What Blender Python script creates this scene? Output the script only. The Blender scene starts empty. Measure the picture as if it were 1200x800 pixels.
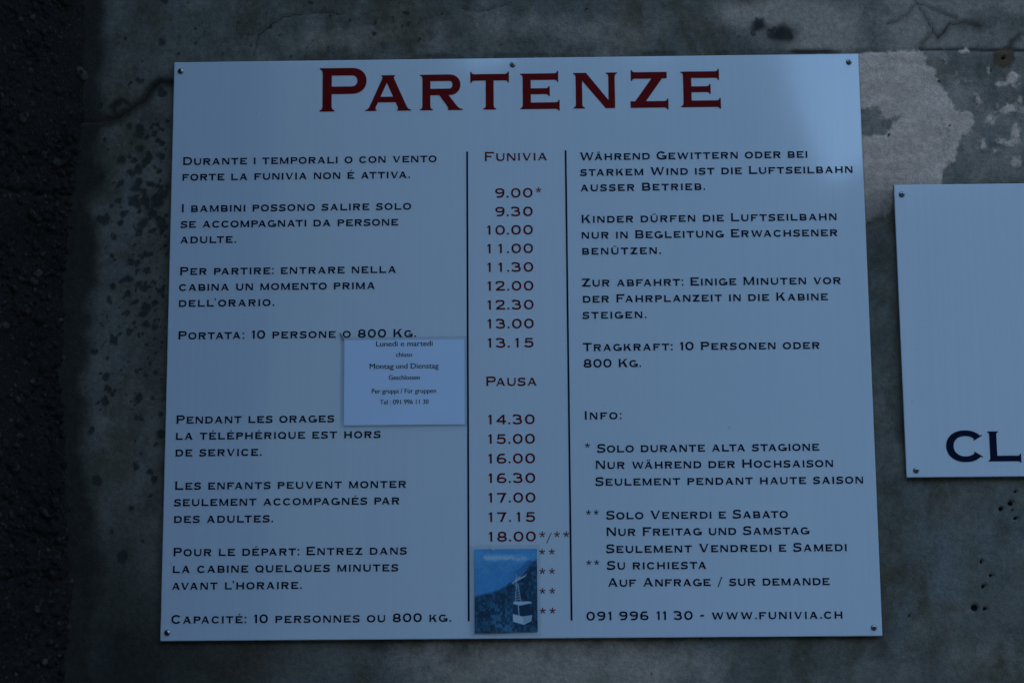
import bpy, math, random
import numpy as np
from mathutils import Vector, geometry

R = math.radians
SC = bpy.context.scene
COL = SC.collection

# ------------------------------------------------------------------ camera
cam_data = bpy.data.cameras.new('camera')
cam = bpy.data.objects.new('camera', cam_data)
COL.objects.link(cam)
cam.location = (0.43834, -1.88364, 0.06090)
cam.rotation_euler = (math.pi / 2 + 0.149621, 0.0074968, 0.0170208)
cam_data.sensor_width = 22.2
cam_data.sensor_fit = 'HORIZONTAL'
cam_data.lens = 22.2 * 1892.0 / 1200.0
cam_data.clip_start = 0.02
cam_data.clip_end = 2000
SC.camera = cam

# ------------------------------------------------------------------ sky, sun, exposure
SUN_EL, SUN_AZ = 14.0, 18.0         # behind the wall (azimuth from +Y towards +X): the boards hang in open shade
world = bpy.data.worlds.new('World')
SC.world = world
world.use_nodes = True
wn = world.node_tree
for n in list(wn.nodes):
    wn.nodes.remove(n)
sky = wn.nodes.new('ShaderNodeTexSky')
sky.sky_type = 'NISHITA'
sky.sun_disc = False
sky.sun_elevation = R(SUN_EL)
sky.sun_rotation = R(SUN_AZ)
sky.air_density = 1.0
sky.dust_density = 0.2
sky.altitude = 500
sky.ozone_density = 1.9
bg = wn.nodes.new('ShaderNodeBackground')
bg.inputs['Strength'].default_value = 0.15
wo = wn.nodes.new('ShaderNodeOutputWorld')
wn.links.new(sky.outputs[0], bg.inputs[0])
wn.links.new(bg.outputs[0], wo.inputs[0])

sun_data = bpy.data.lights.new('sun', 'SUN')
sun_data.energy = 2.0
sun_data.angle = R(0.5)
sun_data.color = (1.0, 0.95, 0.88)
sun = bpy.data.objects.new('sun', sun_data)
COL.objects.link(sun)
sd = Vector((math.sin(R(SUN_AZ)) * math.cos(R(SUN_EL)), math.cos(R(SUN_AZ)) * math.cos(R(SUN_EL)), math.sin(R(SUN_EL))))
sun.rotation_euler = sd.to_track_quat('Z', 'Y').to_euler()

SC.view_settings.view_transform = 'Standard'
SC.view_settings.look = 'None'
SC.view_settings.gamma = 1.0
SC.view_settings.use_curve_mapping = False
SC.view_settings.exposure = 1.91

# ------------------------------------------------------------------ helpers
def tag(o, label=None, cat=None, group=None, kind=None):
    if label: o['label'] = label
    if cat: o['category'] = cat
    if group: o['group'] = group
    if kind: o['kind'] = kind
    return o

def empty(name, loc=(0, 0, 0)):
    o = bpy.data.objects.new(name, None)
    o.location = loc
    o.empty_display_size = 0.05
    COL.objects.link(o)
    return o

def link(name, me, mat, parent=None, loc=None):
    o = bpy.data.objects.new(name, me)
    COL.objects.link(o)
    if mat is not None:
        for m in (mat if isinstance(mat, (list, tuple)) else [mat]):
            me.materials.append(m)
    if parent is not None:
        o.parent = parent
    if loc is not None:
        o.location = loc
    return o

def mesh_from(name, verts, faces, smooth=False):
    me = bpy.data.meshes.new(name)
    me.from_pydata([tuple(v) for v in verts], [], [tuple(f) for f in faces])
    me.update()
    if smooth:
        me.polygons.foreach_set('use_smooth', [True] * len(me.polygons))
    return me

def grid_mesh(name, X, Y, Z, attrs=None, smooth=True):
    """X, Y, Z: (rows, cols) arrays; attrs: name -> (rows, cols) float or (rows, cols, 3) colour"""
    nr, nc = X.shape
    me = bpy.data.meshes.new(name)
    n = nr * nc
    co = np.stack([X, Y, Z], -1).reshape(-1).astype(np.float32)
    r = np.arange(nr - 1)[:, None] * nc
    c = np.arange(nc - 1)[None, :]
    a = (r + c).reshape(-1)
    quads = np.stack([a, a + 1, a + nc + 1, a + nc], -1).reshape(-1).astype(np.int32)
    nf = (nr - 1) * (nc - 1)
    me.vertices.add(n)
    me.vertices.foreach_set('co', co)
    me.loops.add(nf * 4)
    me.loops.foreach_set('vertex_index', quads)
    me.polygons.add(nf)
    me.polygons.foreach_set('loop_start', np.arange(nf, dtype=np.int32) * 4)
    me.polygons.foreach_set('use_smooth', np.full(nf, smooth, dtype=bool))
    me.update(calc_edges=True)
    for k, v in (attrs or {}).items():
        if v.ndim == 2:
            at = me.attributes.new(k, 'FLOAT', 'POINT')
            at.data.foreach_set('value', v.reshape(-1).astype(np.float32))
        else:
            at = me.attributes.new(k, 'FLOAT_COLOR', 'POINT')
            full = np.ones((n, 4), np.float32)
            full[:, :3] = v.reshape(-1, 3)
            at.data.foreach_set('color', full.reshape(-1))
    return me

def vnoise(x, y, seed):
    """smooth value noise, 0..1, arrays x, y in lattice units"""
    rng = np.random.RandomState(seed)
    T = rng.rand(256, 256)
    xi = np.floor(x).astype(int); yi = np.floor(y).astype(int)
    fx = x - xi; fy = y - yi
    fx = fx * fx * fx * (fx * (fx * 6 - 15) + 10)
    fy = fy * fy * fy * (fy * (fy * 6 - 15) + 10)
    g = lambda a, b: T[np.mod(b, 256), np.mod(a, 256)]
    return (g(xi, yi) * (1 - fx) + g(xi + 1, yi) * fx) * (1 - fy) + (g(xi, yi + 1) * (1 - fx) + g(xi + 1, yi + 1) * fx) * fy

def fbm(x, y, scale, seed, octaves=4, gain=0.5):
    s = 0.0; a = 1.0; t = 0.0; f = scale
    for i in range(octaves):
        s = s + a * vnoise(x * f + 17.3 * i, y * f + 9.1 * i, seed + i)
        t += a; a *= gain; f *= 2.03
    return s / t

def sstep(a, b, v):
    t = np.clip((v - a) / (b - a), 0, 1)
    return t * t * (3 - 2 * t)

# ------------------------------------------------------------------ node helpers
def new_mat(name):
    m = bpy.data.materials.new(name)
    m.use_nodes = True
    nt = m.node_tree
    b = nt.nodes.get('Principled BSDF')
    return m, nt, b

def nd(nt, kind, **kw):
    n = nt.nodes.new(kind)
    for k, v in kw.items():
        if k in n.inputs:
            n.inputs[k].default_value = v
        else:
            setattr(n, k, v)
    return n

def sock(nt, dst, v):
    if isinstance(v, (int, float)):
        dst.default_value = v
    elif isinstance(v, tuple):
        dst.default_value = (v[0], v[1], v[2], 1.0) if len(dst.default_value) == 4 else v
    else:
        nt.links.new(v, dst)

def mathn(nt, op, a, b=0.0, c=0.0, clamp=False):
    n = nt.nodes.new('ShaderNodeMath'); n.operation = op; n.use_clamp = clamp
    sock(nt, n.inputs[0], a); sock(nt, n.inputs[1], b); sock(nt, n.inputs[2], c)
    return n.outputs[0]

def maprange(nt, v, a, b, c=0.0, d=1.0):
    n = nt.nodes.new('ShaderNodeMapRange'); n.clamp = True; n.interpolation_type = 'SMOOTHSTEP'
    sock(nt, n.inputs['Value'], v)
    for k, q in (('From Min', a), ('From Max', b), ('To Min', c), ('To Max', d)):
        n.inputs[k].default_value = q
    return n.outputs['Result']

def mixc(nt, f, a, b, blend='MIX'):
    n = nt.nodes.new('ShaderNodeMix'); n.data_type = 'RGBA'; n.blend_type = blend; n.clamp_factor = True
    sock(nt, n.inputs[0], f); sock(nt, n.inputs[6], a); sock(nt, n.inputs[7], b)
    return n.outputs[2]

def noise(nt, vec, scale, detail=4.0, rough=0.55, dist=0.0):
    n = nt.nodes.new('ShaderNodeTexNoise')
    n.inputs['Scale'].default_value = scale; n.inputs['Detail'].default_value = detail
    n.inputs['Roughness'].default_value = rough; n.inputs['Distortion'].default_value = dist
    if vec is not None: nt.links.new(vec, n.inputs['Vector'])
    return n.outputs['Fac']

def attr(nt, name, out='Fac'):
    n = nt.nodes.new('ShaderNodeAttribute'); n.attribute_name = name
    return n.outputs[out]

def objco(nt, scale=None):
    t = nt.nodes.new('ShaderNodeTexCoord')
    if scale is None: return t.outputs['Object']
    m = nt.nodes.new('ShaderNodeMapping'); m.inputs['Scale'].default_value = scale
    nt.links.new(t.outputs['Object'], m.inputs['Vector'])
    return m.outputs['Vector']

def bump(nt, height, dist, strength=1.0):
    n = nt.nodes.new('ShaderNodeBump')
    n.inputs['Distance'].default_value = dist; n.inputs['Strength'].default_value = strength
    nt.links.new(height, n.inputs['Height'])
    return n.outputs['Normal']

# ------------------------------------------------------------------ materials
def mat_plaster():
    m, nt, b = new_mat('plaster')
    v = objco(nt)
    n1 = noise(nt, v, 26, 8, 0.62)
    n2 = noise(nt, v, 170, 6, 0.65)
    n3 = noise(nt, v, 620, 3, 0.6)
    n4 = noise(nt, objco(nt, (1, 1, 0.55)), 9, 5, 0.6, 0.4)
    # grey cement render, bluish to greenish grey
    base = mixc(nt, maprange(nt, n4, 0.35, 0.66), (0.094, 0.087, 0.065), (0.148, 0.138, 0.110))
    base = mixc(nt, maprange(nt, n1, 0.34, 0.68), base, (0.186, 0.170, 0.140))
    n6 = noise(nt, objco(nt, (1, 1, 0.5)), 15, 6, 0.62, 0.6)
    base = mixc(nt, mathn(nt, 'MULTIPLY', maprange(nt, n6, 0.50, 0.68), 0.75), base, (0.098, 0.080, 0.046))
    n7 = noise(nt, objco(nt, (1.2, 1, 0.4)), 11, 6, 0.6, 0.3)
    base = mixc(nt, mathn(nt, 'MULTIPLY', maprange(nt, n7, 0.54, 0.70), 0.7), base, (0.185, 0.200, 0.195))
    # regional mottling carried by the wall, plus shade painted into its left corner
    pale = attr(nt, 'pale')
    base = mixc(nt, mathn(nt, 'MULTIPLY', maprange(nt, mathn(nt, 'ADD', pale, mathn(nt, 'MULTIPLY', mathn(nt, 'SUBTRACT', n1, 0.5), 1.1)), 0.15, 0.95), 0.9), base, (0.46, 0.36, 0.28))
    grime_shade = attr(nt, 'grime_shade')
    gm = maprange(nt, mathn(nt, 'ADD', grime_shade, mathn(nt, 'MULTIPLY', mathn(nt, 'SUBTRACT', n1, 0.5), 0.9)), 0.1, 1.0)
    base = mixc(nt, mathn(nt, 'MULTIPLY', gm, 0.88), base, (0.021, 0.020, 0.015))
    rust = attr(nt, 'rust')
    base = mixc(nt, maprange(nt, mathn(nt, 'ADD', rust, mathn(nt, 'MULTIPLY', mathn(nt, 'SUBTRACT', n1, 0.5), 0.5)), 0.1, 1.1), base, (0.135, 0.085, 0.050))
    # smooth pale skim coat, flaking off: the edge is broken up by noise
    skim = attr(nt, 'skim')
    sk = mathn(nt, 'ADD', skim, mathn(nt, 'ADD', mathn(nt, 'MULTIPLY', mathn(nt, 'SUBTRACT', n1, 0.5), 0.028), mathn(nt, 'MULTIPLY', mathn(nt, 'SUBTRACT', n2, 0.5), 0.010)))
    skm = mathn(nt, 'MULTIPLY', maprange(nt, sk, -0.0022, 0.0030), maprange(nt, mathn(nt, 'ADD', n4, mathn(nt, 'MULTIPLY', n2, 0.35)), 0.46, 0.60, 0.62, 1.0))
    n5 = noise(nt, objco(nt, (0.45, 1, 1.6)), 60, 6, 0.6)
    skc = mixc(nt, maprange(nt, n5, 0.35, 0.7), (0.66, 0.465, 0.355), (0.82, 0.59, 0.455))
    fade = attr(nt, 'skimfade')
    base = mixc(nt, mathn(nt, 'MULTIPLY', skm, fade), base, skc)
    # lichen spots and pits
    spot = attr(nt, 'spot')
    sp = maprange(nt, mathn(nt, 'ADD', spot, mathn(nt, 'MULTIPLY', mathn(nt, 'SUBTRACT', n2, 0.5), 1.1)), 0.25, 0.75)
    base = mixc(nt, mathn(nt, 'MULTIPLY', sp, 0.85), base, (0.030, 0.031, 0.026))
    hole = attr(nt, 'hole')
    base = mixc(nt, maprange(nt, hole, 0.35, 0.65), base, (0.012, 0.012, 0.011))
    crack = attr(nt, 'crack')
    cr = maprange(nt, mathn(nt, 'ADD', crack, mathn(nt, 'MULTIPLY', mathn(nt, 'SUBTRACT', n2, 0.5), 0.9)), 0.45, 0.85)
    base = mixc(nt, mathn(nt, 'MULTIPLY', cr, 0.72), base, (0.022, 0.019, 0.015))
    # grain
    gr = maprange(nt, n2, 0.25, 0.75, 0.80, 1.18)
    gr2 = maprange(nt, n3, 0.25, 0.75, 0.82, 1.17)
    g = mathn(nt, 'MULTIPLY', gr, gr2)
    comb = nd(nt, 'ShaderNodeCombineXYZ')
    for i in range(3): nt.links.new(g, comb.inputs[i])
    base = mixc(nt, 1.0, base, comb.outputs[0], 'MULTIPLY')
    nt.links.new(base, b.inputs['Base Color'])
    b.inputs['Roughness'].default_value = 0.92
    b.inputs['Specular IOR Level'].default_value = 0.2
    h = mathn(nt, 'ADD', mathn(nt, 'MULTIPLY', n2, 0.7), mathn(nt, 'MULTIPLY', n3, 0.35))
    nt.links.new(bump(nt, h, 0.0022, 0.8), b.inputs['Normal'])
    return m

def mat_roughcast():
    m, nt, b = new_mat('roughcast')
    v = objco(nt)
    tone = attr(nt, 'tone')
    n1 = noise(nt, v, 14, 5, 0.6)
    n2 = noise(nt, v, 330, 4, 0.65)
    n3 = noise(nt, v, 700, 3, 0.6)
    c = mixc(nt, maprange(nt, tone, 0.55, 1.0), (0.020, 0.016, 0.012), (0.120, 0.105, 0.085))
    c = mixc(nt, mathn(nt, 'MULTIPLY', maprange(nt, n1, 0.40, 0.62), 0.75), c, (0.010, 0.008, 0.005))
    c = mixc(nt, mathn(nt, 'MULTIPLY', maprange(nt, n2, 0.55, 0.78), 0.5), c, (0.17, 0.165, 0.14))
    nt.links.new(c, b.inputs['Base Color'])
    b.inputs['Roughness'].default_value = 0.9
    b.inputs['Specular IOR Level'].default_value = 0.25
    h = mathn(nt, 'ADD', n2, mathn(nt, 'MULTIPLY', n3, 0.6))
    nt.links.new(bump(nt, h, 0.003, 0.9), b.inputs['Normal'])
    return m

def mat_board():
    m, nt, b = new_mat('white_board')
    streak = noise(nt, objco(nt, (1, 1, 0.018)), 210, 4, 0.6)
    cloud = noise(nt, objco(nt, (1, 1, 0.5)), 3.2, 5, 0.55)
    speck = noise(nt, objco(nt), 143, 2, 0.5)
    spk = maprange(nt, speck, 0.735, 0.78)
    c = mixc(nt, maprange(nt, streak, 0.3, 0.7), (0.630, 0.694, 0.762), (0.652, 0.715, 0.781))
    c = mixc(nt, mathn(nt, 'MULTIPLY', maprange(nt, cloud, 0.40, 0.75), 0.35), c, (0.540, 0.625, 0.700))
    c = mixc(nt, mathn(nt, 'MULTIPLY', spk, 0.3), c, (0.25, 0.25, 0.24))
    nt.links.new(c, b.inputs['Base Color'])
    b.inputs['Roughness'].default_value = 0.5
    b.inputs['Specular IOR Level'].default_value = 0.4
    b.inputs['Coat Weight'].default_value = 1.0
    b.inputs['Coat IOR'].default_value = 1.66
    rr = maprange(nt, cloud, 0.3, 0.7, 0.05, 0.10)
    nt.links.new(rr, b.inputs['Coat Roughness'])
    return m

def mat_simple(name, col, rough=0.5, metallic=0.0, spec=0.5, var=0.0, scale=60):
    m, nt, b = new_mat(name)
    if var > 0:
        n = noise(nt, objco(nt), scale, 4, 0.6)
        c2 = tuple(x * (1 - var) for x in col); c1 = tuple(min(1, x * (1 + var)) for x in col)
        nt.links.new(mixc(nt, maprange(nt, n, 0.3, 0.7), c2, c1), b.inputs['Base Color'])
    else:
        b.inputs['Base Color'].default_value = (*col, 1)
    b.inputs['Roughness'].default_value = rough
    b.inputs['Metallic'].default_value = metallic
    b.inputs['Specular IOR Level'].default_value = spec
    return m

def mat_film(name, tint=(0.90, 0.92, 0.93), gloss=0.06, rough=0.15):
    m, nt, b = new_mat(name)
    nt.nodes.remove(b)
    out = nt.nodes.get('Material Output')
    t = nd(nt, 'ShaderNodeBsdfTransparent'); t.inputs[0].default_value = (*tint, 1)
    g = nd(nt, 'ShaderNodeBsdfGlossy'); g.inputs['Roughness'].default_value = rough
    mx = nd(nt, 'ShaderNodeMixShader'); mx.inputs[0].default_value = gloss
    nt.links.new(t.outputs[0], mx.inputs[1]); nt.links.new(g.outputs[0], mx.inputs[2])
    nt.links.new(mx.outputs[0], out.inputs['Surface'])
    return m

def mat_picture():
    m, nt, b = new_mat('printed_picture')
    c = attr(nt, 'picture', 'Color')
    nt.links.new(c, b.inputs['Base Color'])
    b.inputs['Roughness'].default_value = 0.3
    b.inputs['Specular IOR Level'].default_value = 0.2
    return m

def mat_blocker_hill():
    m, nt, b = new_mat('blocker_hill')
    n = noise(nt, objco(nt), 0.05, 6, 0.6)
    nt.links.new(mixc(nt, n, (0.025, 0.038, 0.022), (0.045, 0.06, 0.035)), b.inputs['Base Color'])
    b.inputs['Roughness'].default_value = 1.0
    return m

M_PLASTER = mat_plaster()
M_ROUGH = mat_roughcast()
M_BOARD = mat_board()
M_EDGE = mat_simple('board_edge', (0.16, 0.17, 0.19), 0.5, var=0.2)
M_NAVY = mat_simple('navy_vinyl', (0.005, 0.009, 0.030), 0.5, var=0.15, spec=0.06)
M_RED = mat_simple('red_vinyl', (0.165, 0.004, 0.005), 0.5, var=0.10, spec=0.06)
M_TIME = mat_simple('maroon_vinyl', (0.125, 0.007, 0.012), 0.5, var=0.12, spec=0.06)
M_INK = mat_simple('black_ink', (0.008, 0.009, 0.014), 0.6, spec=0.05)
M_STEEL = mat_simple('screw_steel', (0.46, 0.46, 0.46), 0.18, 1.0, var=0.1, scale=400)
M_RECESS = mat_simple('screw_recess', (0.02, 0.02, 0.02), 0.6)
M_PAPER = mat_simple('notice_paper', (0.66, 0.775, 0.955), 0.45, var=0.02, scale=20)
M_FILM = mat_film('clear_laminate', (0.86, 0.88, 0.90), 0.03, 0.2)
M_TAPE = mat_film('clear_tape', (0.90, 0.915, 0.92), 0.02, 0.25)
M_PICTURE = mat_picture()
M_BLOCKER_HILL = mat_blocker_hill()

# ------------------------------------------------------------------ plaster wall
WALL_Y = 0.010
rngw = np.random.RandomState(5)

def axis(lo, hi, step, far_lo, far_hi, n_far=10):
    a = np.arange(lo, hi + 1e-6, step)
    l = lo - (lo - far_lo) * (np.linspace(0, 1, n_far + 1)[1:] ** 1.7)
    h = hi + (far_hi - hi) * (np.linspace(0, 1, n_far + 1)[1:] ** 1.7)
    return np.concatenate([l[::-1], a, h])

xs = axis(-0.26, 1.18, 0.0024, -0.9, 2.4)
zs = axis(-0.16, 0.88, 0.0024, -1.5, 2.2)
GX, GZ = np.meshgrid(xs, zs)

def poly_sdf(pts, X, Z):
    """signed distance (positive inside) to a polygon"""
    d = np.full(X.shape, 1e9); inside = np.zeros(X.shape, bool)
    n = len(pts)
    for i in range(n):
        ax, az = pts[i]; bx, bz = pts[(i + 1) % n]
        ex, ez = bx - ax, bz - az
        t = np.clip(((X - ax) * ex + (Z - az) * ez) / (ex * ex + ez * ez + 1e-12), 0, 1)
        d = np.minimum(d, np.hypot(X - ax - t * ex, Z - az - t * ez))
        c = ((az > Z) != (bz > Z)) & (X < (bx - ax) * (Z - az) / (bz - az + 1e-12) + ax)
        inside ^= c
    return np.where(inside, d, -d)

def line_dist(pts, X, Z):
    d = np.full(X.shape, 1e9)
    for (ax, az), (bx, bz) in zip(pts[:-1], pts[1:]):
        ex, ez = bx - ax, bz - az
        t = np.clip(((X - ax) * ex + (Z - az) * ez) / (ex * ex + ez * ez + 1e-12), 0, 1)
        d = np.minimum(d, np.hypot(X - ax - t * ex, Z - az - t * ez))
    return d

def wob(pts, amp, seed, sub=6):
    """subdivide a polyline and jitter it"""
    rr = np.random.RandomState(seed); out = []
    for (ax, az), (bx, bz) in zip(pts[:-1], pts[1:]):
        for k in range(sub):
            t = k / sub
            out.append((ax + (bx - ax) * t + rr.uniform(-amp, amp), az + (bz - az) * t + rr.uniform(-amp, amp)))
    out.append(pts[-1])
    return out

def blob(x, z, rx, rz, p=1.0):
    return np.exp(-(((GX - x) / rx) ** 2 + ((GZ - z) / rz) ** 2) * p)

# pale skim coat beside the boards that has flaked away towards the right (metres on the wall)
PATCH = [(0.8204, 0.6900), (0.845, 0.6950), (0.9135, 0.6990), (0.9157, 0.6813), (0.9245, 0.6726), (0.9328, 0.6511), (0.9382, 0.635), (0.9458, 0.6221), (0.9671, 0.6187), (0.9632, 0.6007), (0.9546, 0.5923), (0.946, 0.585), (0.9427, 0.5586), (0.9269, 0.5483), (0.9207, 0.5252), (0.9087, 0.4836), (0.8731, 0.484), (0.8635, 0.4966), (0.8481, 0.4916), (0.822, 0.4762), (0.8096, 0.5497)]
NOTCH = [(0.8179, 0.6257), (0.8516, 0.6265), (0.8581, 0.6105), (0.8756, 0.6134), (0.863, 0.6061), (0.8625, 0.5924), (0.8166, 0.5917)]
FLAKES = [(0.9364, 0.6842, 0.0031, 0.0082), (0.9482, 0.6712, 0.0031, 0.0072), (0.965, 0.6581, 0.0062, 0.0015), (0.9874, 0.675, 0.0031, 0.0062), (1.0008, 0.6545, 0.0093, 0.0015), (1.0155, 0.6618, 0.0062, 0.0062), (0.9731, 0.6356, 0.0041, 0.0062), (1.0104, 0.6234, 0.0134, 0.0052), (1.0243, 0.6339, 0.0041, 0.0041), (0.9952, 0.6268, 0.0031, 0.0031), (0.9861, 0.6089, 0.0031, 0.0031), (0.9764, 0.5793, 0.0041, 0.0072), (0.995, 0.5833, 0.0082, 0.0031), (1.0051, 0.5811, 0.0052, 0.0026), (1.016, 0.5947, 0.0041, 0.0062), (1.0161, 0.5577, 0.0062, 0.0052), (0.9873, 0.5728, 0.0031, 0.0021), (0.9597, 0.6968, 0.0041, 0.0021), (1.043, 0.648, 0.007, 0.004), (1.052, 0.592, 0.009, 0.006), (1.066, 0.668, 0.004, 0.008), (1.08, 0.615, 0.008, 0.005)]
skim = poly_sdf(wob(PATCH + PATCH[:1], 0.0012, 3, 4)[:-1], GX, GZ)
skim = np.minimum(skim, -poly_sdf(NOTCH, GX, GZ))
for fx, fz, fa, fb in FLAKES:
    dd = np.hypot((GX - fx) / fa, (GZ - fz) / fb)
    skim = np.maximum(skim, (1.15 - dd) * min(fa, fb))
skim = np.clip(skim, -0.03, 0.03)
skimfade = np.clip(sstep(0.475, 0.56, GZ + 0.03 * (fbm(GX, GZ, 30, 7) - .5)) * 0.8 + .15, 0, 1)

CRACKS = [(.0017, [(-0.1173, 0.6216), (-0.0881, 0.6223), (-0.0705, 0.6253), (-0.0613, 0.6327), (-0.051, 0.639), (-0.0387, 0.6474), (-0.0287, 0.6634), (-0.0195, 0.6698), (0.0004, 0.6695)]),
          (.0009, [(-0.0705, 0.6253), (-0.0755, 0.638), (-0.066, 0.6477), (-0.056, 0.643)]),
          (.0010, [(0.0939, 0.6975), (0.1007, 0.7278), (0.1141, 0.7407), (0.1308, 0.7514), (0.1601, 0.7564), (0.1863, 0.7561), (0.2041, 0.7536)]),
          (.0009, [(0.3486, 0.7593), (0.3695, 0.7546), (0.3904, 0.7598), (0.4114, 0.7672)]),
          (.0014, [(0.9009, 0.7669), (0.9105, 0.7494), (0.918, 0.7319), (0.9237, 0.7211), (0.9285, 0.7123), (0.9362, 0.723), (0.9438, 0.7316), (0.9614, 0.7324), (0.9798, 0.7268)]),
          (.0012, [(0.9025, 0.756), (0.8916, 0.7431), (0.8788, 0.7346), (0.8683, 0.7326)]),
          (.0013, [(0.9108, 0.757), (0.926, 0.7492), (0.9433, 0.7413), (0.9514, 0.738)]),
          (.0012, [(0.9237, 0.7211), (0.914, 0.7125), (0.9063, 0.7019)]),
          (.0010, [(1.0288, 0.7175), (1.0179, 0.7068), (1.0111, 0.694)])]
crack = np.zeros(GX.shape); halo = np.zeros(GX.shape)
for k, (cw, cp) in enumerate(CRACKS):
    d = line_dist(wob(cp, 0.0013, 20 + k, 5), GX, GZ)
    crack = np.maximum(crack, np.clip(1.25 - d / (cw * 1.7), 0, 1) * (.84, .72, .85, .8, .78, .7, .74, .72, .68)[k] * (.75 + .5 * fbm(GX, GZ, 45, 60 + k)))
    halo = np.maximum(halo, np.exp(-(d / (cw * 5)) ** 2))
ledge_d = line_dist(wob([(0.66, 0.6968), (0.6911, 0.6972), (0.7636, 0.6984), (0.8256, 0.6975), (0.8875, 0.6978), (0.9289, 0.6994), (0.9804, 0.6976), (1.0626, 0.6955), (1.3, 0.695)], 0.0006, 33, 8), GX, GZ)
ledge = np.exp(-(ledge_d / 0.0022) ** 2) * sstep(.66, .70, GX)

SPOTS = [(-0.0407, 0.6046, 0.004), (-0.0346, 0.5714, 0.0045), (-0.0433, 0.545, 0.0055), (-0.0529, 0.5578, 0.0035), (-0.0649, 0.5421, 0.004), (-0.0482, 0.5727, 0.004), (-0.0545, 0.5781, 0.003), (-0.0275, 0.5745, 0.004), (-0.0335, 0.5661, 0.0035), (-0.055, 0.5579, 0.003), (-0.0498, 0.5557, 0.005), (-0.0457, 0.6745, 0.004), (-0.056, 0.6692, 0.003), (-0.0404, 0.6722, 0.0035), (-0.0664, 0.5231, 0.004), (-0.0793, 0.5021, 0.005), (-0.0197, 0.5968, 0.0035), (-0.0144, 0.5936, 0.0035), (-0.0177, 0.5595, 0.004), (-0.0333, 0.5227, 0.007), (-0.0435, 0.5175, 0.005), (-0.0178, 0.5225, 0.008), (-0.0844, 0.5001, 0.006), (-0.0588, 0.5072, 0.005), (-0.0247, 0.5068, 0.007), (-0.012, 0.494, 0.007), (-0.0347, 0.4943, 0.006)]
for k in range(330):
    z = rngw.normal(0.43, 0.13); x = -0.005 - abs(rngw.normal(0, 0.05))
    if x < -0.105: continue
    SPOTS.append((x, z, rngw.choice([0.0015, 0.002, 0.003, 0.0045, 0.006], p=[.3, .3, .2, .15, .05])))
for k in range(60):
    SPOTS.append((rngw.uniform(0.0, 0.35), rngw.uniform(0.70, 0.775), rngw.choice([0.001, 0.0016, 0.0025])))
for k in range(110):
    SPOTS.append((rngw.uniform(-0.1, 1.05), rngw.uniform(-0.15, 0.86), rngw.choice([0.0009, 0.0013, 0.002])))
spot = np.zeros(GX.shape)
SX = GX + .007 * (fbm(GX, GZ, 130, 401, 3) - .5); SZ = GZ + .007 * (fbm(GX, GZ, 130, 411, 3) - .5)
for sx, sz, sr in SPOTS:
    a = np.searchsorted(xs, [sx - sr * 2.6, sx + sr * 2.6]); b = np.searchsorted(zs, [sz - sr * 2.6, sz + sr * 2.6])
    sl = (slice(b[0], b[1]), slice(a[0], a[1]))
    d = np.hypot(SX[sl] - sx, (SZ[sl] - sz) * .9) / sr
    spot[sl] = np.maximum(spot[sl], np.clip(1.35 - .85 * d, 0, 1) * (0.75 + .25 * ((sx * 977) % 1)))
HOLES = [(0.9751, 0.1441, 0.0031), (0.9862, 0.15, 0.0036), (0.9929, 0.1638, 0.0023), (0.9912, 0.1331, 0.0025), (0.9888, 0.143, 0.0016), (0.9388, 0.0309, 0.0047), (0.9505, 0.0298, 0.0027), (0.9498, 0.0551, 0.0026), (0.9593, 0.0677, 0.0027), (0.9493, 0.0834, 0.0023), (0.8639, 0.0217, 0.0016), (1.0066, 0.6876, 0.0026)]
WX = GX + .018 * (fbm(GX, GZ, 70, 161) - .5); WZ = GZ + .018 * (fbm(GX, GZ, 70, 171) - .5)
for sx, sz, ra, rb in ((.7129, .7326, .010, .008), (.7384, .7214, .014, .010), (.7300, .7300, .006, .004), (.7480, .7180, .007, .006), (.706, .722, .004, .006)):
    spot = np.maximum(spot, .78 * np.exp(-(((WX - sx) / ra) ** 2 + ((WZ - sz) / rb) ** 2) * .7))
hole = np.zeros(GX.shape)
for sx, sz, sr in HOLES:
    d = np.hypot(GX - sx, (GZ - sz) * 1.1) / (sr * .88)
    hole = np.maximum(hole, np.clip(1.5 - d, 0, 1))

mott = fbm(GX, GZ, 9, 101, 5)
pale = 0.10 + 0.55 * (mott - .5)
pale += 1.0 * blob(.725, .752, .05, .024) + 1.1 * blob(.795, .725, .04, .03) + .35 * blob(.76, .705, .06, .012) + .30 * blob(.67, .74, .03, .03) + .25 * blob(.83, .755, .03, .03)
pale += .40 * blob(.45, .735, .16, .03) + .22 * blob(.2, .725, .10, .02)
pale += .70 * blob(.36, -.03, .11, .04) + .60 * blob(.55, -.035, .11, .035) + .20 * blob(.85, .26, .025, .03) + .25 * blob(.98, -.03, .08, .04)
pale += .38 * sstep(.80, .83, GX) * sstep(.50, .56, GZ) * sstep(.70, .693, GZ) + .42 * sstep(.845, .88, GX) * sstep(.695, .70, GZ)
grime_shade = 0.05 + 0.40 * (fbm(GX, GZ, 13, 111, 4) - .5)
grime_shade += .45 * sstep(.013, .008, np.hypot(WX - 1.0066, WZ - .6876)) + 1.05 * sstep(-.072, -.120, GX + .05 * (fbm(GX, GZ, 16, 181, 4) - .5)) + .45 * sstep(-.06, -.11, GX) * sstep(.5, .68, GZ)  # left-corner terms mix stain with corner shade painted into the mask
grime_shade += .70 * blob(.7129, .7326, .011, .008) + .75 * blob(.7384, .7214, .014, .010) + .25 * blob(.619, .725, .05, .03) + .40 * blob(.70, .765, .03, .008)
grime_shade += .55 * blob(.09, -.028, .075, .045) + .50 * blob(-.03, -.02, .10, .10) + .25 * blob(.72, -.03, .07, .03)
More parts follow.
